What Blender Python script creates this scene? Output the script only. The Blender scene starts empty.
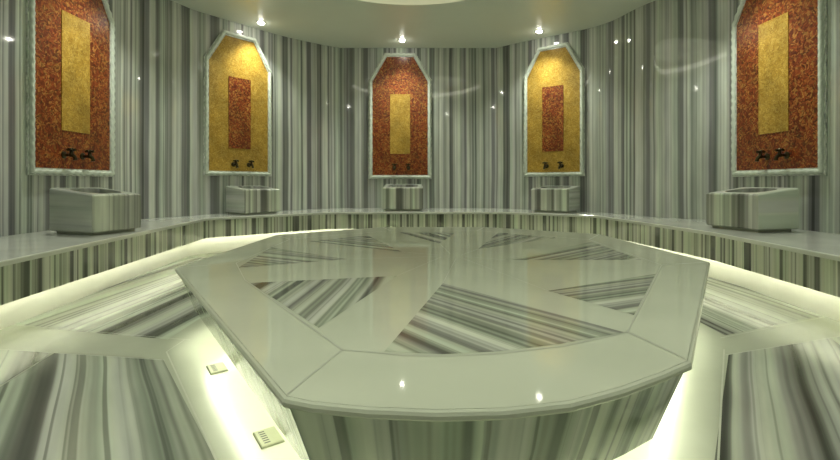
import bpy, bmesh, math, random
from mathutils import Vector, Matrix
random.seed(4)
C = bpy.context.scene.collection
PI = math.pi

# ------------------------------------------------------------------ materials
def new_mat(name):
    m = bpy.data.materials.new(name); m.use_nodes = True
    nt = m.node_tree
    for n in list(nt.nodes):
        nt.nodes.remove(n)
    out = nt.nodes.new('ShaderNodeOutputMaterial')
    b = nt.nodes.new('ShaderNodeBsdfPrincipled')
    nt.links.new(b.outputs[0], out.inputs[0])
    return m, nt, b

def ramp(nt, stops, interp='LINEAR'):
    r = nt.nodes.new('ShaderNodeValToRGB'); cr = r.color_ramp; cr.interpolation = interp
    while len(cr.elements) < len(stops):
        cr.elements.new(0.5)
    for e, (p, c) in zip(cr.elements, stops):
        e.position = p
        e.color = (c, c, c, 1) if isinstance(c, (int, float)) else (*c, 1)
    return r

def math_node(nt, op, a, b=None):
    n = nt.nodes.new('ShaderNodeMath'); n.operation = op
    for i, x in enumerate((a, b)):
        if x is None: continue
        if isinstance(x, (int, float)): n.inputs[i].default_value = x
        else: nt.links.new(x, n.inputs[i])
    return n.outputs[0]

def mix_rgb(nt, mode, fac, a, b):
    n = nt.nodes.new('ShaderNodeMix'); n.data_type = 'RGBA'; n.blend_type = mode
    for s, x in ((n.inputs[0], fac), (n.inputs[6], a), (n.inputs[7], b)):
        if isinstance(x, (int, float)): s.default_value = x
        elif isinstance(x, tuple): s.default_value = (*x, 1)
        else: nt.links.new(x, s)
    return n.outputs[2]

def noise(nt, vec=None, w=None, scale=1, detail=2, rough=.5, dims='3D'):
    n = nt.nodes.new('ShaderNodeTexNoise'); n.noise_dimensions = dims
    n.inputs['Scale'].default_value = scale; n.inputs['Detail'].default_value = detail
    n.inputs['Roughness'].default_value = rough
    if vec is not None: nt.links.new(vec, n.inputs['Vector'])
    if w is not None: nt.links.new(w, n.inputs['W'])
    return n.outputs['Fac']

def stripe_mat(name, freq, stops, wobble=.02, rough=.1, wob_scale=1.2, line=.55, bed=.35, tint=None, spec=.5):
    """banded marble: u runs across the veins (metres), v along them"""
    m, nt, b = new_mat(name)
    uv = nt.nodes.new('ShaderNodeUVMap')
    sep = nt.nodes.new('ShaderNodeSeparateXYZ'); nt.links.new(uv.outputs[0], sep.inputs[0])
    mp = nt.nodes.new('ShaderNodeMapping'); mp.inputs['Scale'].default_value = (1.0, .45, 1)
    nt.links.new(uv.outputs[0], mp.inputs[0])
    d = noise(nt, mp.outputs[0], scale=wob_scale, detail=2)
    u = math_node(nt, 'ADD', sep.outputs[0], math_node(nt, 'MULTIPLY', math_node(nt, 'SUBTRACT', d, .5), wobble * 2))
    a = noise(nt, w=u, scale=freq, detail=2.5, rough=.6, dims='1D')
    ra = ramp(nt, stops); nt.links.new(a, ra.inputs[0])
    u2 = math_node(nt, 'ADD', u, 17.3)
    t = noise(nt, w=u2, scale=freq * 2.7, detail=2, rough=.6, dims='1D')
    rt = ramp(nt, [(.56, 1.0), (.66, 1 - line)]); nt.links.new(t, rt.inputs[0])
    col = mix_rgb(nt, 'MULTIPLY', 1.0, ra.outputs[0], rt.outputs[0])
    # cool / warm drift from vein to vein
    h = noise(nt, w=math_node(nt, 'ADD', u, 41.0), scale=freq * .8, detail=1, dims='1D')
    rh = ramp(nt, [(.38, (.93, 1.0, .93)), (.5, (.98, 1, .96)), (.62, (.95, .95, .98))]); nt.links.new(h, rh.inputs[0])
    col = mix_rgb(nt, 'MULTIPLY', 1.0, col, rh.outputs[0])
    # soft mottling stretched along the veins
    mp2 = nt.nodes.new('ShaderNodeMapping'); mp2.inputs['Scale'].default_value = (14, 1.6, 1)
    nt.links.new(uv.outputs[0], mp2.inputs[0])
    g = noise(nt, mp2.outputs[0], scale=1.0, detail=3)
    rg = ramp(nt, [(.3, 1 - bed * .6), (.7, 1.0)]); nt.links.new(g, rg.inputs[0])
    col = mix_rgb(nt, 'MULTIPLY', 1.0, col, rg.outputs[0])
    if tint: col = mix_rgb(nt, 'MULTIPLY', 1.0, col, tint)
    nt.links.new(col, b.inputs['Base Color'])
    b.inputs['Roughness'].default_value = rough
    b.inputs['IOR'].default_value = 1.5
    b.inputs['Specular IOR Level'].default_value = spec
    return m

def pale_mat(name, c0, c1, scale=3, rough=.12, spec=.5):
    m, nt, b = new_mat(name)
    tc = nt.nodes.new('ShaderNodeTexCoord')
    n = noise(nt, tc.outputs['Object'], scale=scale, detail=4)
    r = ramp(nt, [(.35, c0), (.68, c1)]); nt.links.new(n, r.inputs[0])
    nt.links.new(r.outputs[0], b.inputs['Base Color'])
    b.inputs['Roughness'].default_value = rough
    b.inputs['Specular IOR Level'].default_value = spec
    return m

def mosaic_mat(name, cols, scale, rough=.28):
    m, nt, b = new_mat(name)
    uv = nt.nodes.new('ShaderNodeUVMap')
    d = nt.nodes.new('ShaderNodeTexNoise'); d.inputs['Scale'].default_value = 14; d.inputs['Detail'].default_value = 3
    nt.links.new(uv.outputs[0], d.inputs['Vector'])
    v = nt.nodes.new('ShaderNodeVectorMath'); v.operation = 'MULTIPLY_ADD'
    nt.links.new(d.outputs['Color'], v.inputs[0]); v.inputs[1].default_value = (.09, .09, 0)
    nt.links.new(uv.outputs[0], v.inputs[2])
    vo = nt.nodes.new('ShaderNodeTexVoronoi'); vo.inputs['Scale'].default_value = scale
    vo.voronoi_dimensions = '2D'
    nt.links.new(v.outputs[0], vo.inputs['Vector'])
    s = nt.nodes.new('ShaderNodeSeparateColor'); nt.links.new(vo.outputs['Color'], s.inputs[0])
    r = ramp(nt, cols); nt.links.new(s.outputs[0], r.inputs[0])
    e = nt.nodes.new('ShaderNodeTexVoronoi'); e.voronoi_dimensions = '2D'; e.feature = 'DISTANCE_TO_EDGE'
    e.inputs['Scale'].default_value = scale
    nt.links.new(v.outputs[0], e.inputs['Vector'])
    re = ramp(nt, [(0.0, .55), (.12, 1.0)]); nt.links.new(e.outputs['Distance'], re.inputs[0])
    col = mix_rgb(nt, 'MULTIPLY', 1.0, r.outputs[0], re.outputs[0])
    big = noise(nt, uv.outputs[0], scale=5, detail=2)
    rb = ramp(nt, [(.3, .75), (.7, 1.15)]); nt.links.new(big, rb.inputs[0])
    col = mix_rgb(nt, 'MULTIPLY', 1.0, col, rb.outputs[0])
    nt.links.new(col, b.inputs['Base Color'])
    b.inputs['Roughness'].default_value = rough
    return m

def emit_mat(name, col, strength):
    m, nt, b = new_mat(name)
    b.inputs['Base Color'].default_value = (.8, .8, .75, 1)
    b.inputs['Emission Color'].default_value = (*col, 1)
    b.inputs['Emission Strength'].default_value = strength
    return m

def plain_mat(name, col, rough=.4, metal=0.0, var=.06, scale=20):
    m, nt, b = new_mat(name)
    tc = nt.nodes.new('ShaderNodeTexCoord')
    n = noise(nt, tc.outputs['Object'], scale=scale, detail=3)
    r = ramp(nt, [(.3, tuple(max(0, c * (1 - var)) for c in col)), (.7, tuple(min(1, c * (1 + var)) for c in col))])
    nt.links.new(n, r.inputs[0]); nt.links.new(r.outputs[0], b.inputs['Base Color'])
    b.inputs['Roughness'].default_value = rough; b.inputs['Metallic'].default_value = metal
    return m

D, M_, L_ = (.20, .205, .20), (.42, .435, .41), (.72, .74, .68)
M_WALL = stripe_mat('wall striped marble', 8, [(.32, D), (.42, (.28, .285, .28)), (.46, M_), (.53, (.55, .565, .53)), (.59, L_), (.72, (.52, .54, .51))], wobble=.02, rough=.05, line=.42)
M_RISER = stripe_mat('bench riser striped marble', 10, [(.34, (.10, .105, .085)), (.42, (.2, .21, .17)), (.46, (.5, .52, .42)), (.56, (.72, .74, .62)), (.68, (.4, .42, .34))], wobble=.01, rough=.08, line=.6)
M_FLOOR = stripe_mat('floor striped marble', 8, [(.32, (.09, .095, .08)), (.42, (.20, .205, .18)), (.47, (.34, .355, .31)), (.53, (.50, .52, .45)), (.62, (.60, .63, .54))], wobble=.04, rough=.16, line=.5, spec=.22)
M_INLAY = stripe_mat('inlay striped marble', 13, [(.34, (.12, .12, .10)), (.44, (.26, .27, .22)), (.52, (.45, .47, .38)), (.60, (.62, .64, .53))], wobble=.03, rough=.1, line=.3, spec=.12)
M_APRON = stripe_mat('apron striped marble', 11, [(.36, (.19, .21, .16)), (.44, (.36, .40, .31)), (.52, (.56, .60, .48)), (.62, (.72, .76, .62))], wobble=.02, rough=.12, line=.5)
M_BASIN = stripe_mat('basin striped marble', 6.5, [(.34, (.18, .185, .16)), (.44, (.38, .39, .35)), (.50, (.66, .68, .60)), (.62, (.78, .80, .71)), (.72, (.45, .46, .41))], wobble=.012, rough=.2, line=.3)
M_BASIN_SIDE = stripe_mat('basin side marble', 9, [(.3, (.40, .42, .38)), (.5, (.52, .54, .49)), (.7, (.62, .64, .58))], wobble=.02, rough=.2, line=.12)
M_BASIN_PALE = stripe_mat('pale basin side marble', 6, [(.3, (.70, .72, .64)), (.7, (.82, .84, .75))], wobble=.02, rough=.2, line=.06, bed=.15)
M_BOWL_SHADED = stripe_mat('shade-darkened bowl marble', 8, [(.3, (.12, .125, .11)), (.5, (.24, .25, .22)), (.7, (.34, .35, .31))], wobble=.02, rough=.25, line=.2)  # marble darkened inside the bowl: shade of the hollow put into the colour
M_PALE = pale_mat('white marble', (.49, .52, .405), (.53, .56, .44), 3, .05, .08)
M_BENCHTOP = pale_mat('bench top marble', (.56, .58, .53), (.66, .68, .62), 2.5, .1)
M_SEAM = plain_mat('grout seam', (.43, .45, .37), .4)
M_FLOORPALE = pale_mat('pale floor marble', (.42, .445, .355), (.48, .51, .41), 2.2, .25, .35)
M_PLINTH = pale_mat('recess plinth marble', (.6, .6, .5), (.68, .68, .57), 2.5, .3)
M_CEIL = plain_mat('satin ceiling paint', (.74, .79, .70), .28, 0, .02, 2)
M_CREAM = plain_mat('cream dome paint', (.80, .79, .66), .5, 0, .02, 2)
M_RED = mosaic_mat('red glass mosaic', [(0, (.11, .018, .007)), (.35, (.25, .045, .012)), (.6, (.36, .09, .02)), (.84, (.46, .22, .05)), (1, (.08, .014, .006))], 75)
M_GOLD = mosaic_mat('gold glass mosaic', [(0, (.40, .225, .03)), (.5, (.52, .32, .05)), (1, (.60, .40, .09))], 75)
M_FRAME = stripe_mat('white frame marble', 9, [(.35, (.48, .52, .48)), (.5, (.73, .75, .70)), (.7, (.84, .86, .81))], wobble=.05, rough=.18, line=.15)
M_BRONZE = plain_mat('dark bronze', (.055, .045, .022), .32, .85, .2)
M_STEEL = plain_mat('brushed steel', (.6, .6, .56), .25, .9)
M_WHITEMETAL = plain_mat('white enamel', (.8, .8, .76), .35)
M_HOUSING = plain_mat('pale plastic', (.24, .26, .16), .5)
M_DARK = plain_mat('dark slot', (.05, .05, .045), .6)
M_LED = emit_mat('led strip light', (1.0, 1.0, .83), 20.0)
M_LED_SLAB = emit_mat('led strip light platform', (1.0, 1.0, .80), 23.0)
M_LENS = emit_mat('spot lens', (1.0, .97, .85), 90.0)
M_COVE = emit_mat('cove light', (1.0, .98, .80), 3.2)

# ------------------------------------------------------------------ mesh helper
class MB:
    def __init__(s, *mats):
        s.v = []; s.f = []; s.uv = []; s.mi = []; s.mats = list(mats)
    def face(s, pts, uv=None, mi=0):
        k = len(s.v)
        s.v += [tuple(p) for p in pts]; s.f.append(list(range(k, k + len(pts))))
        if uv is None: uv = [(p[0], p[1]) for p in pts]
        s.uv.append([(float(a[0]), float(a[1])) for a in uv]); s.mi.append(mi)
    def flat(s, pts, z, along, mi=0, off=0):
        """horizontal face whose veins run in direction `along`"""
        a = Vector(along).normalized(); n = Vector((-a.y, a.x))
        ps = [Vector((p[0], p[1])) for p in pts]
        area = sum(ps[i].x * ps[(i + 1) % len(ps)].y - ps[(i + 1) % len(ps)].x * ps[i].y for i in range(len(ps)))
        if area < 0: ps.reverse()
        s.face([(p.x, p.y, z) for p in ps], [(p.dot(n) + off, p.dot(a)) for p in ps], mi)
    def strip(s, lo, hi, u0=0, mi=0, closed=False, flip=False, vert=True):
        """wall of quads between two matching polylines of 3-D points; u = run length"""
        n = len(lo); u = u0
        for i in range(n if closed else n - 1):
            a, b = Vector(lo[i]), Vector(lo[(i + 1) % n]); c, d = Vector(hi[(i + 1) % n]), Vector(hi[i])
            L = ((b - a).length + (c - d).length) / 2
            h = (d - a).length
            pts = [a, b, c, d]; uv = [(u, a.z), (u + L, b.z), (u + L, b.z + h), (u, a.z + h)]
            if not vert: uv = [(y, x) for x, y in uv]
            if flip: pts.reverse(); uv.reverse()
            s.face(pts, uv, mi); u += L
        return u
    def rings(s, rs, mi=0, cap0=True, cap1=True, u0=0):
        for a, b in zip(rs[:-1], rs[1:]):
            s.strip(a, b, u0, mi, True)
        if cap0: s.face(list(reversed(rs[0])), None, mi)
        if cap1: s.face(rs[-1], None, mi)
    def box(s, lo, hi, mi=0):
        x0, y0, z0 = lo; x1, y1, z1 = hi
        r0 = [(x0, y0, z0), (x1, y0, z0), (x1, y1, z0), (x0, y1, z0)]
        r1 = [(x, y, z1) for x, y, z in r0]
        s.rings([r0, r1], mi)
    def lathe(s, prof, n=24, mi=0, org=(0, 0, 0), axis='Z'):
        """profile of (radius, height) pairs turned about an axis through org"""
        def ring(r, h):
            o = []
            for k in range(n):
                a = 2 * PI * k / n
                p = (r * math.cos(a), r * math.sin(a), h)
                if axis == 'Y': p = (p[0], -p[2], p[1])
                if axis == 'X': p = (p[2], p[0], p[1])
                o.append((p[0] + org[0], p[1] + org[1], p[2] + org[2]))
            return o
        rs = [ring(max(r, 1e-4), h) for r, h in prof]
        for a, b in zip(rs[:-1], rs[1:]): s.strip(a, b, 0, mi, True)
        s.face(list(reversed(rs[0])), None, mi); s.face(rs[-1], None, mi)
    def tube(s, path, rad, n=10, mi=0):
        ps = [Vector(p) for p in path]; rs = []
        up = None
        for i, p in enumerate(ps):
            t = (ps[min(i + 1, len(ps) - 1)] - ps[max(i - 1, 0)]).normalized()
            if up is None:
                up = Vector((0, 0, 1)) if abs(t.z) < .9 else Vector((1, 0, 0))
            x = t.cross(up).normalized(); y = x.cross(t).normalized(); up = y
            r = rad[i] if isinstance(rad, (list, tuple)) else rad
            rs.append([p + x * r * math.cos(2 * PI * k / n) + y * r * math.sin(2 * PI * k / n) for k in range(n)])
        s.rings(rs, mi)
    def build(s, name, parent=None, smooth=None, merge=True):
        me = bpy.data.meshes.new(name)
        me.from_pydata(s.v, [], s.f)
        ul = me.uv_layers.new(name='UVMap')
        k = 0
        for uvs in s.uv:
            for a in uvs:
                ul.data[k].uv = a; k += 1
        for m in s.mats: me.materials.append(m)
        me.polygons.foreach_set('material_index', s.mi)
        if merge:
            bm = bmesh.new(); bm.from_mesh(me)
            bmesh.ops.remove_doubles(bm, verts=bm.verts, dist=1e-5)
            bm.to_mesh(me); bm.free()
        if smooth is not None:
            me.polygons.foreach_set('use_smooth', [True] * len(me.polygons))
            me.set_sharp_from_angle(angle=math.radians(smooth))
        me.update()
        o = bpy.data.objects.new(name, me); C.objects.link(o)
        if parent: o.parent = parent
        return o

def tag(o, label=None, cat=None, group=None, kind=None):
    if label: o['label'] = label
    if cat: o['category'] = cat
    if group: o['group'] = group
    if kind: o['kind'] = kind
    return o
def thing(name, label, cat, loc=(0, 0, 0), rotz=0, group=None):
    o = bpy.data.objects.new(name, None); C.objects.link(o)
    o.empty_display_size = .1
    o.location = loc; o.rotation_euler = (0, 0, rotz)
    return tag(o, label, cat, group)
def copy_tree(o, parent=None):
    c = o.copy(); C.objects.link(c)
    if parent: c.parent = parent
    for ch in list(o.children): copy_tree(ch, c)
    return c

def offset_open(pl, d):
    """offset an open polyline to its left by d (mitred)"""
    P = [Vector(p) for p in pl]; out = []
    for i, p in enumerate(P):
        ns = []
        if i > 0: t = (P[i] - P[i - 1]).normalized(); ns.append(Vector((-t.y, t.x)))
        if i < len(P) - 1: t = (P[i + 1] - P[i]).normalized(); ns.append(Vector((-t.y, t.x)))
        n = sum(ns, Vector((0, 0))).normalized()
        out.append(p + n * d / max(.4, n.dot(ns[0])))
    return out
def offset_closed(pl, d):
    """inset a counter-clockwise polygon by d"""
    P = [Vector(p) for p in pl]; n_ = len(P); out = []
    for i in range(n_):
        t0 = (P[i] - P[i - 1]).normalized(); t1 = (P[(i + 1) % n_] - P[i]).normalized()
        a, b = Vector((-t0.y, t0.x)), Vector((-t1.y, t1.x)); n = (a + b).normalized()
        out.append(P[i] + n * d / max(.4, n.dot(a)))
    return out
def round_corners(pl, r, steps=4):
    P = [Vector(p) for p in pl]; out = [P[0]]
    for i in range(1, len(P) - 1):
        a, b, c = P[i - 1], P[i], P[i + 1]
        d = min(r, (b - a).length * .45, (c - b).length * .45)
        p0 = b + (a - b).normalized() * d; p1 = b + (c - b).normalized() * d
        for k in range(steps + 1):
            t = k / steps
            out.append(p0 * (1 - t) ** 2 + b * 2 * t * (1 - t) + p1 * t * t)
    out.append(P[-1]); return out
def z3(pl, z): return [(p[0], p[1], z) for p in pl]

# ------------------------------------------------------------------ plan of the room (camera stands at x=0, y=0)
CEIL = 2.84
YB = -1.3
W_LEFT = [(-2.92, YB), (-3.00, 4.52)]
W_BL = [(-3.00, 4.52), (-2.92, 4.76), (-2.76, 5.06), (-2.68, 5.30), (-1.96, 6.20), (-1.70, 6.44), (-1.40, 6.68), (-1.20, 6.80)]
W_BACK = [(-1.20, 6.80), (1.15, 6.80)]
W_BR = [(1.15, 6.80), (1.42, 6.56), (2.27, 5.92), (2.44, 5.64), (2.51, 5.32), (2.62, 5.02), (2.90, 4.74), (3.10, 4.55)]
W_RIGHT = [(3.10, 4.55), (3.20, YB)]
def sect(pl): return round_corners(pl, .16, 4)
segs = [('wall_left', sect(W_LEFT)), ('wall_back_left', sect(W_BL)), ('wall_back', sect(W_BACK)), ('wall_back_right', sect(W_BR)), ('wall_right', sect(W_RIGHT))]
full = []
for _, p in segs:
    full += [Vector(q) for q in p if not full or (Vector(q) - full[-1]).length > 1e-4]
u = 0
for nm, pl in segs:
    mb = MB(M_WALL)
    back = offset_open(pl, .12)
    u1 = mb.strip(z3(pl, 0), z3(pl, CEIL), u, flip=True)
    mb.strip(z3(back, 0), z3(back, CEIL), u)
    mb.strip(z3(pl, 0), z3(back, 0), u); mb.strip(z3(back, CEIL), z3(pl, CEIL), u)
    u = u1
    tag(mb.build(nm, smooth=40), kind='structure')
mb = MB(M_WALL)
mb.box((-2.92, YB - .12, 0), (3.2, YB, CEIL))
tag(mb.build('wall_front'), kind='structure')

# ceiling: dropped soffit with a round raised dome in its middle
mb = MB(M_CEIL, M_CREAM, M_COVE)
cx, cy, R = -.09, 3.76, 1.40
N = 96
circ = [Vector((cx + R * math.cos(2 * PI * k / N), cy + R * math.sin(2 * PI * k / N))) for k in range(N)]
outer = full + [Vector((3.2, YB))]
def hit(ang):
    d = Vector((math.cos(ang), math.sin(ang))); best = 99
    poly = full
    for i in range(len(poly)):
        a, b = poly[i], poly[(i + 1) % len(poly)]
        e = b - a; den = d.x * e.y - d.y * e.x
        if abs(den) < 1e-9: continue
        w = a - Vector((cx, cy))
        t = (w.x * e.y - w.y * e.x) / den; s_ = (w.x * d.y - w.y * d.x) / den
        if t > 0 and -1e-6 <= s_ <= 1 + 1e-6: best = min(best, t)
    return Vector((cx, cy)) + d * (best + .05)
angs = sorted(set([round(2 * PI * k / N, 6) for k in range(N)] + [round(math.atan2(p.y - cy, p.x - cx) % (2 * PI), 6) for p in full]))
inn = [Vector((cx + R * math.cos(a), cy + R * math.sin(a))) for a in angs]
out = [hit(a) for a in angs]
mb.strip(z3(inn, CEIL), z3(out, CEIL), 0, 0, True)
mb.strip(z3(out, CEIL + .35), z3(inn, CEIL + .35), 0, 0, True)
mb.strip(z3(out, CEIL), z3(out, CEIL + .35), 0, 0, True)
def rg(r, z): return [(cx + r * math.cos(a), cy + r * math.sin(a), z) for a in angs]
prof = [(R, CEIL), (R, CEIL + .09), (R + .10, CEIL + .10), (R + .10, CEIL + .20)]
for (r0, z0), (r1, z1) in zip(prof[:-1], prof[1:]):
    mb.strip(rg(r0, z0), rg(r1, z1), 0, 2 if z0 > CEIL + .095 else 1, True, flip=True)
dome = [(R + .10, CEIL + .20)] + [((R + .10) * math.cos(t), CEIL + .20 + .30 * math.sin(t)) for t in [.25, .5, .75, 1.0, 1.25, 1.5]] + [(.001, CEIL + .5)]
for (r0, z0), (r1, z1) in zip(dome[:-1], dome[1:]):
    mb.strip(rg(r0, z0), rg(r1, z1), 0, 1, True, flip=True)
tag(mb.build('ceiling', smooth=35), kind='structure')

# ------------------------------------------------------------------ octagonal platform outline (counter-clockwise from above)
FRONT = [(-.268, .879), (-.205, .856), (-.10, .836), (.03, .825), (.16, .832), (.29, .860), (.41, .915), (.53, .985), (.638, 1.056)]
PLAT = FRONT + [(1.542, 2.392), (1.482, 3.706), (.62, 4.30), (-.36, 4.30), (-1.171, 3.635), (-1.211, 2.224)]

# ------------------------------------------------------------------ floor
mb = MB(M_FLOORPALE, M_FLOOR, M_SEAM)
fo = [(p.x * 1.01, p.y) for p in full]
mb.flat(fo, 0, (0, 1), 0)
mb.flat([(p[0], p[1]) for p in fo], -.1, (0, 1), 0)
zf = .0008
a1 = Vector((.59, -.81)); a2 = Vector((-.567, -.81))
mb.flat([(-1.165, 2.04), (-1.72, 2.12), (-1.47, .95), (-.32, .95)], zf, a1, 1, .13)          # left of the platform, near
mb.flat([(-1.73, 2.12), (-2.5, 2.24), (-2.5, -.9), (-1.0, -.9), (-1.48, .95)], zf, a1, 1, .92)
mb.flat([(-1.47, .93), (-.31, .93), (.5, -.25), (-1.0, -.9)], zf, a1, 1, 2.1)
mb.flat([(-1.29, 2.30), (-1.95, 2.45), (-2.5, 2.60), (-2.5, 4.9), (-1.75, 4.6), (-1.33, 3.75)], zf, (.04, 1), 1, .3)
mb.flat([(1.44, 2.10), (2.12, 2.33), (1.55, 1.0), (.63, 1.0)], zf, a2, 1, .48)
mb.flat([(2.13, 2.33), (2.6, 2.48), (2.6, -.9), (1.2, -.9), (1.56, 1.0)], zf, a2, 1, 1.3)
mb.flat([(1.60, 2.36), (2.25, 2.64), (2.6, 2.75), (2.6, 5.2), (2.0, 4.6), (1.65, 3.8)], zf, (-.02, 1), 1, .62)
mb.flat([(-1.25, 4.0), (-1.75, 4.75), (-1.1, 5.6), (-.45, 4.55)], zf, (.76, .65), 1, .2)
mb.flat([(-.35, 4.55), (-.95, 5.6), (1.0, 5.7), (.65, 4.55)], zf, (1, 0), 1, .7)
mb.flat([(.75, 4.5), (1.15, 5.6), (2.0, 4.85), (1.55, 4.0)], zf, (.76, -.65), 1, .4)
def seam(mb, a, b, z, w=.004, mi=2):
    a, b = Vector(a), Vector(b); t = (b - a).normalized(); n = Vector((-t.y, t.x)) * w / 2
    mb.flat([a + n, b + n, b - n, a - n], z, t, mi)
zs = .0014
seam(mb, (-1.20, 2.13), (-.20, .77), zs, .006)
seam(mb, (1.46, 2.16), (.50, .78), zs, .006)
seam(mb, (-1.17, 2.29), (-2.4, 2.56), zs); seam(mb, (-1.15, 2.03), (-2.4, 2.22), zs)
seam(mb, (1.55, 2.32), (2.5, 2.72), zs); seam(mb, (1.42, 2.09), (2.5, 2.45), zs)
seam(mb, (-1.20, 2.13), (-1.20, 2.29), zs); seam(mb, (-1.725, 2.12), (-1.475, .95), zs)
tag(mb.build('floor', merge=False), kind='structure')

# ------------------------------------------------------------------ platform
plat = thing('heated_platform', 'large octagonal pale marble platform with striped inlays filling the room centre', 'platform', (.14, 2.6, 0))
OX, OY = .14, 2.6
def L(pl): return [(p[0] - OX, p[1] - OY) for p in pl]
PL = L(PLAT)
def ring(d, z, base=PL): return z3(offset_closed(base, d), z)
mb = MB(M_PALE, M_INLAY, M_SEAM)
prof = [(.05, .358), (.010, .358), (.003, .360), (0, .364), (0, .371), (.003, .377), (.009, .380)]
mb.rings([ring(d, z) for d, z in prof], 0, cap1=False)
mb.face(ring(.010, .380), None, 0)
zt = .3806
def inl(pts, along, off=0): mb.flat(L(pts), zt, along, 1, off)
inl([(-.089, 1.120), (.055, 1.103), (.20, 1.122), (.363, 1.172), (.575, 1.265), (.097, 1.89)], (.48, -.60), .11)
inl([(-.714, 1.89), (-.293, 1.303), (-.104, 2.032)], (.06, 1.0), .35)
inl([(-.90, 2.22), (-.969, 2.93), (-.403, 2.48)], (.55, -.30), .2)
inl([(-.80, 3.25), (-.42, 3.60), (-.11, 2.74)], (.6, -.42), .55)
inl([(-.173, 3.82), (.30, 3.80), (.135, 3.12)], (.3, -.7), .9)
inl([(.369, 2.86), (.66, 3.80), (1.05, 3.45)], (.5, .8), .3)
inl([(.464, 2.455), (1.224, 3.203), (1.21, 2.455)], (.70, .62), .05)
inl([(.498, 1.75), (1.09, 2.08), (.68, 1.43)], (.60, .28), .42)
# frame border: seams at the mitres and along its inner edge
INN = [(-.196, 1.132), (-.03, 1.094), (.07, 1.092), (.20, 1.108), (.37, 1.158), (.50, 1.222), (.585, 1.268), (1.235, 2.30), (1.25, 3.33), (.50, 3.95), (-.26, 3.95), (-.97, 3.36), (-.965, 2.36), (-.758, 1.948)]
OUT_ = [(-.268, .879), None, None, None, None, None, (.638, 1.056), (1.542, 2.392), (1.482, 3.706), (.62, 4.30), (-.36, 4.30), (-1.171, 3.635), (-1.211, 2.224), None]
INP = L(INN); inner = L(INN)
for i in range(len(INN)):
    seam(mb, INP[i], INP[(i + 1) % len(INP)], .3809, .0035)
    if OUT_[i]:
        o_ = Vector(OUT_[i]) - Vector((OX, OY)); t = (Vector(INP[i]) - o_).normalized()
        seam(mb, o_ + t * .016, INP[i], .3809, .004)
# joints of the white star arms
for a, b in [((-.104, 2.032), (.12, 2.55)), ((.097, 1.89), (.20, 2.5)), ((.498, 1.75), (.24, 2.5)), ((.464, 2.455), (.26, 2.56)), ((.369, 2.86), (.24, 2.62)), ((.135, 3.12), (.18, 2.65)), ((-.11, 2.74), (.1, 2.62)), ((-.403, 2.48), (.1, 2.57))]:
    seam(mb, L([a])[0], L([b])[0], .3809, .0025)
slab = mb.build('slab_top', plat, smooth=35, merge=False)
# skirt leaning inwards below the slab
mb = MB(M_APRON)
o0, o1 = ring(.014, .358), ring(.085, .165)
i1, i0 = ring(.115, .165), ring(.06, .358)
mb.strip(o1, o0, 0, closed=True); mb.strip(i1, o1, 0, closed=True); mb.strip(i0, i1, 0, closed=True); mb.strip(o0, i0, 0, closed=True)
mb.build('apron', plat, smooth=25)
mb = MB(M_PLINTH)
mb.rings([ring(.30, 0.001), ring(.30, .358)], 0)
tag(mb.build('plinth', plat, smooth=25), 'pale recessed plinth under the striped skirt')
mb = MB(M_LED_SLAB)
mb.rings([ring(.125, .20), ring(.155, .20)], 0, False, False)
q0, q1 = ring(.125, .205), ring(.155, .205)
mb.strip(q0, q1, 0, closed=True)
mb.strip(ring(.125, .20), q0, 0, closed=True, flip=True); mb.strip(ring(.155, .20), q1, 0, closed=True)
tag(mb.build('light_strip', plat), 'glowing light strip hidden behind the skirt')

# ------------------------------------------------------------------ continuous wall bench
FR = round_corners([(-1.92, -1.2), (-2.05, 2.15), (-2.33, 4.90), (-1.20, 5.86), (1.10, 5.92), (2.08, 5.28), (2.28, 3.5), (2.20, 2.36), (2.06, -1.2)], .06, 3)
bench = thing('marble_bench', 'continuous striped marble bench running around the walls of the room', 'bench', (0, 6.3, 0))
BO = Vector((0, 6.3))
def B(pl): return [Vector(p) - BO for p in pl]
fr = B(FR)
wl = [p for p in B(full) if True]
wl = offset_open(wl, -.004)
wl[0] = Vector((wl[0].x, -1.2 - 6.3)); wl[-1] = Vector((wl[-1].x, -1.2 - 6.3))
zt0, zt1 = .392, .420
mb = MB(M_BENCHTOP)
lip0 = offset_open(fr, -.015); lip1 = offset_open(fr, -.011)
top = [tuple((p.x, p.y, zt1)) for p in offset_open(fr, -.009)] + [(p.x, p.y, zt1) for p in reversed(wl)]
bot = [(p.x, p.y, zt0) for p in lip0] + [(p.x, p.y, zt0) for p in reversed(wl)]
def ccw(pts):
    a = sum(pts[i][0] * pts[(i + 1) % len(pts)][1] - pts[(i + 1) % len(pts)][0] * pts[i][1] for i in range(len(pts)))
    return pts if a > 0 else list(reversed(pts))
mb.face(ccw(top)); mb.face(list(reversed(ccw(bot))))
mb.strip(z3(lip0, zt0), z3(lip0, zt1 - .005), 0, flip=True)
mb.strip(z3(lip0, zt1 - .005), z3(offset_open(fr, -.009), zt1), 0, flip=True)
for k in (0, -1):
    a, w = lip0[k], wl[k]
    mb.face([(a.x, a.y, zt0), (w.x, w.y, zt0), (w.x, w.y, zt1), (a.x, a.y, zt1)])
mb.strip(z3(wl, zt0), z3(wl, zt1), 0)
tag(mb.build('seat_top', bench, smooth=30), 'pale polished seat slab')
mb = MB(M_RISER)
rb = offset_open(fr, .028)
mb.strip(z3(fr, .20), z3(fr, zt0), 0, flip=True); mb.strip(z3(rb, .20), z3(rb, zt0), 0)
mb.strip(z3(fr, .20), z3(rb, .20), 0); mb.strip(z3(fr, zt0), z3(rb, zt0), 0, flip=True)
mb.build('riser', bench, smooth=25)
mb = MB(M_PLINTH)
p0 = offset_open(fr, .20); p1 = offset_open(fr, .23)
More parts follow.
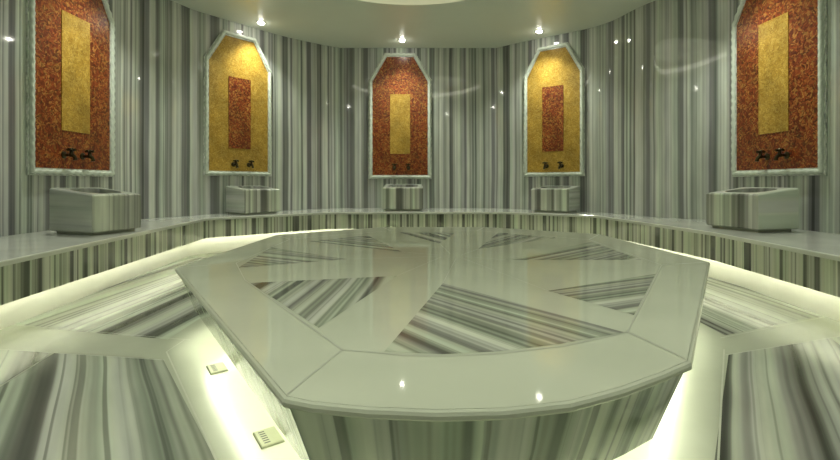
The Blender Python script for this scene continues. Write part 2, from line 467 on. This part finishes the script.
mb.strip(z3(p0, .001), z3(p0, zt0), 0, flip=True); mb.strip(z3(p1, .001), z3(p1, zt0), 0); mb.strip(z3(p0, .001), z3(p1, .001), 0); mb.strip(z3(p0, zt0), z3(p1, zt0), 0)
tag(mb.build('plinth', bench, smooth=25), 'pale recessed plinth washed by the hidden light')
mb = MB(M_LED)
s0 = offset_open(fr, .045); s1 = offset_open(fr, .055)
mb.strip(z3(s0, .238), z3(s1, .238), 0); mb.strip(z3(s0, .268), z3(s1, .268), 0, flip=True)
mb.strip(z3(s0, .238), z3(s0, .268), 0, flip=True); mb.strip(z3(s1, .238), z3(s1, .268), 0)
tag(mb.build('light_strip', bench), 'glowing light strip hidden behind the riser')

mb = MB(M_PLINTH)  # unseen ledge added so the floor does not mirror the bare light strip
t0, t1 = offset_open(fr, .0285), offset_open(fr, .068)
mb.strip(z3(t0, .203), z3(t1, .203), 0); mb.strip(z3(t0, .209), z3(t1, .209), 0, flip=True); mb.strip(z3(t1, .203), z3(t1, .209), 0)
tag(mb.build('light_blocker', bench), 'unseen pale ledge added to block the light strip from below')

# ------------------------------------------------------------------ arched mosaic panels
def rope(mb, path, r, pitch=.075, lobes=2, closed=True):
    """twisted rope moulding along a closed path of points (x along wall, z up), lying in front of the wall"""
    P = [Vector((p[0], 0, p[1])) for p in path]; dense = []
    n = len(P)
    for i in range(n):
        a, b = P[i], P[(i + 1) % n]; k = max(1, int((b - a).length / .018))
        dense += [a.lerp(b, j / k) for j in range(k)]
    rs = []; s = 0; m = len(dense)
    tot = sum((dense[(i + 1) % m] - dense[i]).length for i in range(m)); turns = round(tot / pitch / lobes)
    for i, p in enumerate(dense):
        t = (dense[(i + 1) % m] - dense[i - 1]).normalized(); nrm = Vector((0, -1, 0)); x = t.cross(nrm).normalized()
        ph = 2 * PI * turns * s / tot
        ringp = []
        for q in range(12):
            a = 2 * PI * q / 12
            rr = r * (1 + .22 * math.cos(lobes * (a - ph)))
            ringp.append(p + x * rr * math.cos(a) + nrm * (rr * math.sin(a)))
        rs.append(ringp); s += (dense[(i + 1) % m] - p).length
    for i in range(m):
        mb.strip(rs[i], rs[(i + 1) % m], 0, 0, True, flip=True)

def arch(hw, z0, zs, ht, zt):
    return [(-hw, z0), (hw, z0), (hw, zs), (ht, zt), (-ht, zt), (-hw, zs)]
def make_panel(red, label, loc, rot, kx=1, top=0, low=0, tall=0):
    t = thing('mosaic_panel', label, 'wall panel', loc, rot, 'arched mosaic panels on the walls')
    z0 = .0
    A = arch(.415 * kx, .02 + low, 1.43 + top * .7, .20 * kx, 1.80 + top)
    Bo = arch(.415 * kx + .06, -.04 + low, 1.455 + top * .7, .20 * kx + .032, 1.862 + top)
    fm, im = (M_RED, M_GOLD) if red else (M_GOLD, M_RED)
    mb = MB(fm)
    f0 = [(x, -.012, z) for x, z in A]; f1 = [(x, -.002, z) for x, z in A]
    mb.face(f0, [(x, z) for x, z in A]); mb.strip(f1, f0, 0, closed=True); mb.face(list(reversed(f1)))
    mb.build('mosaic_field', t, merge=False)
    mb = MB(im)
    w_, b_, c_ = .15 * (1.08 if tall else 1), .34, 1.24 + tall
    r0 = [(-w_, b_), (w_, b_), (w_, c_), (-w_, c_)]
    g0 = [(x, -.017, z) for x, z in r0]; g1 = [(x, -.0125, z) for x, z in r0]
    mb.face(g0, [(x + 3, z) for x, z in r0]); mb.strip(g1, g0, 0, closed=True)
    tag(mb.build('mosaic_inset', t, merge=False), 'gold upright rectangle of mosaic' if red else 'red upright rectangle of mosaic')
    mb = MB(M_FRAME)
    i0 = [(x, -.002, z) for x, z in A]; i1 = [(x, -.022, z) for x, z in A]
    b0 = [(x, -.002, z) for x, z in Bo]; b1 = [(x, -.016, z) for x, z in Bo]
    mb.strip(i0, i1, 0, closed=True, flip=True); mb.strip(i1, b1, 0, closed=True, flip=True); mb.strip(b1, b0, 0, closed=True, flip=True)
    fr_ = mb.build('frame', t, merge=False)
    mb = MB(M_FRAME)
    mid = [((a[0] + b[0]) / 2, (a[1] + b[1]) / 2) for a, b in zip(A, Bo)]
    rope(mb, mid, .021)
    o = mb.build('rope_moulding', fr_, smooth=60); o.location.y = -.018
    return t
def on_wall(a, b, t):
    a, b = Vector(a), Vector(b); p = a.lerp(b, t); d = (b - a).normalized()
    return (p.x, p.y), math.atan2(d.y, d.x)
PZ = .90
def wall_frame(p, ang): return (p[0], p[1], PZ), ang
spots_on = []
sites = []
for key, a, b, t in (('left', W_LEFT[0], W_LEFT[1], .893), ('bl', (-2.68, 5.30), (-1.96, 6.20), .51), ('back', W_BACK[0], W_BACK[1], .383), ('br', (1.42, 6.56), (2.27, 5.92), .50), ('right', W_RIGHT[0], W_RIGHT[1], .103)):
    p, ang = on_wall(a, b, t); sites.append((key, p, ang))
PLAB = {'left': (True, 'red arched mosaic panel with gold rectangle, on the left wall'),
        'bl': (False, 'gold arched mosaic panel with red rectangle, left of the middle red panel'),
        'back': (True, 'narrow-looking red arched mosaic panel with gold rectangle, in the middle of the back wall'),
        'br': (False, 'gold arched mosaic panel with red rectangle, right of the middle red panel'),
        'right': (True, 'red arched mosaic panel with gold rectangle, on the right wall')}
for key, p, ang in sites:
    make_panel(PLAB[key][0], PLAB[key][1], (p[0], p[1], PZ), ang, *{'bl': (.97, -.06, .03), 'br': (.90, -.05, .03), 'left': (1.04, .0, 0, .10), 'right': (1.07, 0, 0, .10)}.get(key, (1, 0, 0)))

# ------------------------------------------------------------------ bronze taps, two on every panel
def make_tap():
    t = thing('bronze_tap', 'x', 'tap', (0, 0, 0), 0, 'pairs of dark bronze taps above the basins')
    mb = MB(M_BRONZE)
    mb.lathe([(.030, 0), (.030, .006), (.020, .012), (.013, .018), (.013, .05), (.018, .055), (.018, .075), (.012, .08)], 18, org=(0, -.0, 0), axis='Y')
    mb.tube([(0, -.062, 0), (0, -.072, -.003), (0, -.086, -.012), (0, -.094, -.028), (0, -.095, -.044)], [.017, .016, .015, .014, .017], 12)
    mb.build('spout', t, smooth=40)
    mb = MB(M_BRONZE)
    mb.lathe([(.015, .012), (.012, .030), (.018, .036), (.018, .050), (.010, .058)], 14, org=(0, -.064, .0), axis='Z')
    for a in (0, PI / 2):
        c, s = math.cos(a), math.sin(a)
        mb.tube([(-.034 * c, -.064 - .034 * s, .044), (-.02 * c, -.064 - .02 * s, .042), (.02 * c, -.064 + .02 * s, .042), (.034 * c, -.064 + .034 * s, .044)], [.012, .009, .009, .012], 10)
    tag(mb.build('handle', t, smooth=40), 'cross-shaped handle')
    mb = MB(M_BRONZE)
    return t
tap0 = make_tap(); used = False
WHERE = {'left': 'the red panel on the left wall', 'bl': 'the gold panel left of middle', 'back': 'the middle red panel', 'br': 'the gold panel right of middle', 'right': 'the red panel on the right wall'}
for key, p, ang in sites:
    d = Vector((math.cos(ang), math.sin(ang))); n = Vector((d.y, -d.x))
    for s, w in ((-1, 'left'), (1, 'right')):
        o = copy_tree(tap0) if used else tap0; used = True
        q = Vector(p) + d * (s * .105 + {'left': -.03, 'right': .04}.get(key, .02)) + n * .0115
        o.location = (q.x, q.y, PZ + .135); o.rotation_euler = (0, 0, ang)
        o['label'] = 'dark bronze tap on %s, %s one of its pair' % (WHERE[key], w)

# ------------------------------------------------------------------ marble wash basins on the bench
def make_basin(label, w, d, h, front_u, slope=.05, name='wash_basin', side_mat=None):
    """origin at bottom centre; front faces -y; w along x, d along y"""
    t = thing(name, label, 'basin', (0, 0, 0), 0, 'square marble basins on the bench')
    NS = 12
    def sq(hw, hd, z, r=.0):
        pts = []
        for (ax, ay), (bx, by) in (((-hw, -hd), (hw, -hd)), ((hw, -hd), (hw, hd)), ((hw, hd), (-hw, hd)), ((-hw, hd), (-hw, -hd))):
            for k in range(NS):
                s = k / NS
                pts.append((ax + (bx - ax) * s, ay + (by - ay) * s, z))
        return pts
    def el(a, b, z, cy_=0, pw=2.6):
        pts = []
        for x, y, _ in sq(1, 1, 0):
            ang = math.atan2(y, x); c, s = math.cos(ang), math.sin(ang)
            k = (abs(c) ** pw + abs(s) ** pw) ** (-1 / pw)
            pts.append((a * k * c, cy_ + b * k * s, z))
        return pts
    hw, hd = w / 2, d / 2
    mb = MB(M_BASIN, side_mat or M_BASIN_SIDE, M_BOWL_SHADED)
    tl = lambda ps: [(x, y, z + slope * (y / hd) * .5 * max(0, (z - .028) / (h - .028))) for x, y, z in ps]
    lv = [(.006, .022), (0, .028), (0, h - .012), (.006, h - .003), (.014, h)]
    for (d0, z0), (d1, z1) in zip(lv[:-1], lv[1:]):
        a, b = tl(sq(hw - d0, hd - d0, z0)), tl(sq(hw - d1, hd - d1, z1))
        n = len(a)
        for i in range(n):
            j = (i + 1) % n; side = i // NS
            pts = [a[i], a[j], b[j], b[i]]
            if side == 0: uv = [(q[0] + front_u, q[2]) for q in pts]; mi = 0
            elif side == 2: uv = [(-q[0] + front_u, q[2]) for q in pts]; mi = 0
            else: uv = [(q[2] + front_u * .3, q[1]) for q in pts]; mi = 1
            mb.face(pts, uv, mi)
    # top rim, bowl
    rim = sq(hw - .014, hd - .014, h)
    bowl = [(hw * .76, hd * .70, h), (hw * .73, hd * .67, h - .012), (hw * .68, hd * .62, h - .06), (hw * .5, hd * .48, h - .125), (hw * .28, hd * .27, h - .165), (.03, .03, h - .175)]
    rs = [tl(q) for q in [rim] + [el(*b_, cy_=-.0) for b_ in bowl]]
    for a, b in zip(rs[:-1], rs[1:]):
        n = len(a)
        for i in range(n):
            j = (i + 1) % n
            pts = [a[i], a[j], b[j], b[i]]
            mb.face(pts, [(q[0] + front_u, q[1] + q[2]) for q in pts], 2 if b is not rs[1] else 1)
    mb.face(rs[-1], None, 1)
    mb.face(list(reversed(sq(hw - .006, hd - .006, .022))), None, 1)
    mb.build('bowl_block', t, smooth=30)
    mb = MB(M_SEAM)
    mb.box((-hw + .03, -hd + .03, 0), (hw - .03, hd - .03, .0215))
    tag(mb.build('foot', t), 'dark recessed foot')
    mb = MB(M_STEEL)
    mb.lathe([(.026, h - .1755), (.026, h - .171), (.020, h - .169)], 18)
    tag(mb.build('drain', t, smooth=40), 'round metal drain')
    return t
def put(o, x, y, rot, z=.4202):
    o.location = (x, y, z); o.rotation_euler = (0, 0, rot)
# front (-y local) turned toward the room centre
put(make_basin('marble basin with smooth grey side, on the bench under the left wall panel', .38, .46, .32, .35, .05), -2.50, 3.478, math.radians(90 - 20))
put(make_basin('small striped marble basin under the gold panel left of the middle', .48, .42, .325, 2.2, .045), -2.08, 5.61, math.radians(52))
put(make_basin('striped marble basin under the middle red panel on the back wall', .55, .50, .34, 4.1, .05), -.235, 6.36, 0)
put(make_basin('pale striped marble basin under the gold panel right of the middle', .50, .42, .325, 6.4, .04), 1.79, 5.94, math.radians(-37))
put(make_basin('pale marble basin with striped front, under the right wall panel', .46, .40, .32, 8.0, .05, side_mat=M_BASIN_PALE), 2.709, 3.691, math.radians(-90 + 14))

# ------------------------------------------------------------------ recessed ceiling spotlights
def make_spot():
    t = thing('ceiling_spotlight', 'x', 'spotlight', (0, 0, 0), 0, 'recessed ceiling spotlights')
    mb = MB(M_WHITEMETAL)
    n = 28
    def rr(r, z): return [(r * math.cos(2 * PI * k / n), r * math.sin(2 * PI * k / n), z) for k in range(n)]
    rs = [rr(.055, 0), rr(.055, -.004), (rr(.050, -.008)), rr(.038, -.007), rr(.034, -.001)]
    for a, b in zip(rs[:-1], rs[1:]): mb.strip(a, b, 0, 0, True, flip=True)
    mb.build('trim_ring', t, smooth=40)
    mb = MB(M_LENS)
    rs = [rr(.034, -.0015), rr(.033, -.012), rr(.024, -.022), rr(.012, -.027), rr(.003, -.028)]
    for a, b in zip(rs[:-1], rs[1:]): mb.strip(a, b, 0, 0, True, flip=True)
    mb.face(list(rs[-1]))
    tag(mb.build('lens', t, smooth=40), 'glowing lens')
    return t
sp0 = make_spot(); used = False
SPOTS = [((-2.02, 5.72), 'lit round ceiling spotlight before the gold panel left of the middle'), ((-.255, 6.42), 'lit round ceiling spotlight above the middle red panel'), ((1.60, 6.04), 'lit round ceiling spotlight before the gold panel right of the middle'),
         ((-2.55, 3.95), 'lit round ceiling spotlight before the left wall panel'), ((2.68, 3.98), 'lit round ceiling spotlight before the right wall panel'), ((-1.9, 1.6), 'lit round ceiling spotlight near the front of the left wall'), ((1.95, 1.6), 'lit round ceiling spotlight near the front of the right wall'),
         ((-.75, .35), 'added ceiling spotlight out of view, fill light for the platform near edge, left one'), ((.80, .35), 'added ceiling spotlight out of view, fill light for the platform near edge, right one')]  # this pair is added out of view to raise diffuse light on the slab
for (x, y), lab in SPOTS:
    o = copy_tree(sp0) if used else sp0; used = True
    o.location = (x, y, CEIL - .0005); o['label'] = lab
    ld = bpy.data.lights.new('spot_beam', 'SPOT'); ld.energy = 78; ld.color = (.97, 1, .86)
    ld.spot_size = math.radians(110); ld.spot_blend = .9; ld.shadow_soft_size = .03
    lo = bpy.data.objects.new('spot_beam', ld); C.objects.link(lo); lo.location = (x, y, CEIL - .035)

# ------------------------------------------------------------------ little light housings under the platform skirt
def housing(label, x, y, rot):
    t = thing('light_housing', label, 'light housing', (x, y, .001), rot, 'small housings on the floor under the platform')
    mb = MB(M_HOUSING)
    r0 = [(-.05, -.035, 0), (.05, -.035, 0), (.05, .035, 0), (-.05, .035, 0)]
    r1 = [(a * .98, b * .97, .005) for a, b, _ in r0]; r2 = [(a * .93, b * .9, .007) for a, b, _ in r0]
    mb.rings([r0, r1, r2]); mb.build('case', t)
    mb = MB(M_DARK)
    for k in range(6):
        x0 = -.036 + k * .0135
        mb.box((x0, -.022, .0065), (x0 + .005, -.004, .0076))
    tag(mb.build('vent_grille', t, merge=False), 'dark vent slots')
    return t
rl = math.atan2(-1.345, .943)
housing('small pale housing on the lit floor under the platform, near its left corner', -.872, 1.935, rl)
housing('small pale housing on the lit floor under the platform, beside its front left corner', -.475, 1.41, rl)

# ------------------------------------------------------------------ light, world, camera
ld = bpy.data.lights.new('dome_glow', 'AREA'); ld.shape = 'DISK'; ld.size = 2.3; ld.energy = 11; ld.color = (.96, 1, .82)
lo = bpy.data.objects.new('dome_glow', ld); C.objects.link(lo); lo.location = (cx, cy, CEIL + .24)
w = bpy.data.worlds.new('World'); bpy.context.scene.world = w; w.use_nodes = True
w.node_tree.nodes['Background'].inputs[0].default_value = (.5, .5, .42, 1); w.node_tree.nodes['Background'].inputs[1].default_value = .1
cd = bpy.data.cameras.new('Camera'); cam = bpy.data.objects.new('Camera', cd); C.objects.link(cam)
cam.location = (0, 0, .8); cam.rotation_euler = (PI / 2, 0, 0)
cd.sensor_width = 36; cd.lens = 36 * 450 / 840; cd.shift_y = -47 / 840; cd.clip_start = .02
S = bpy.context.scene; S.camera = cam
S.view_settings.view_transform = 'Standard'; S.view_settings.look = 'None'
S.view_settings.exposure = 0.0
S.cycles.use_denoising = True
S.cycles.max_bounces = 10; S.cycles.diffuse_bounces = 5; S.cycles.glossy_bounces = 5
S.cycles.sample_clamp_indirect = 6
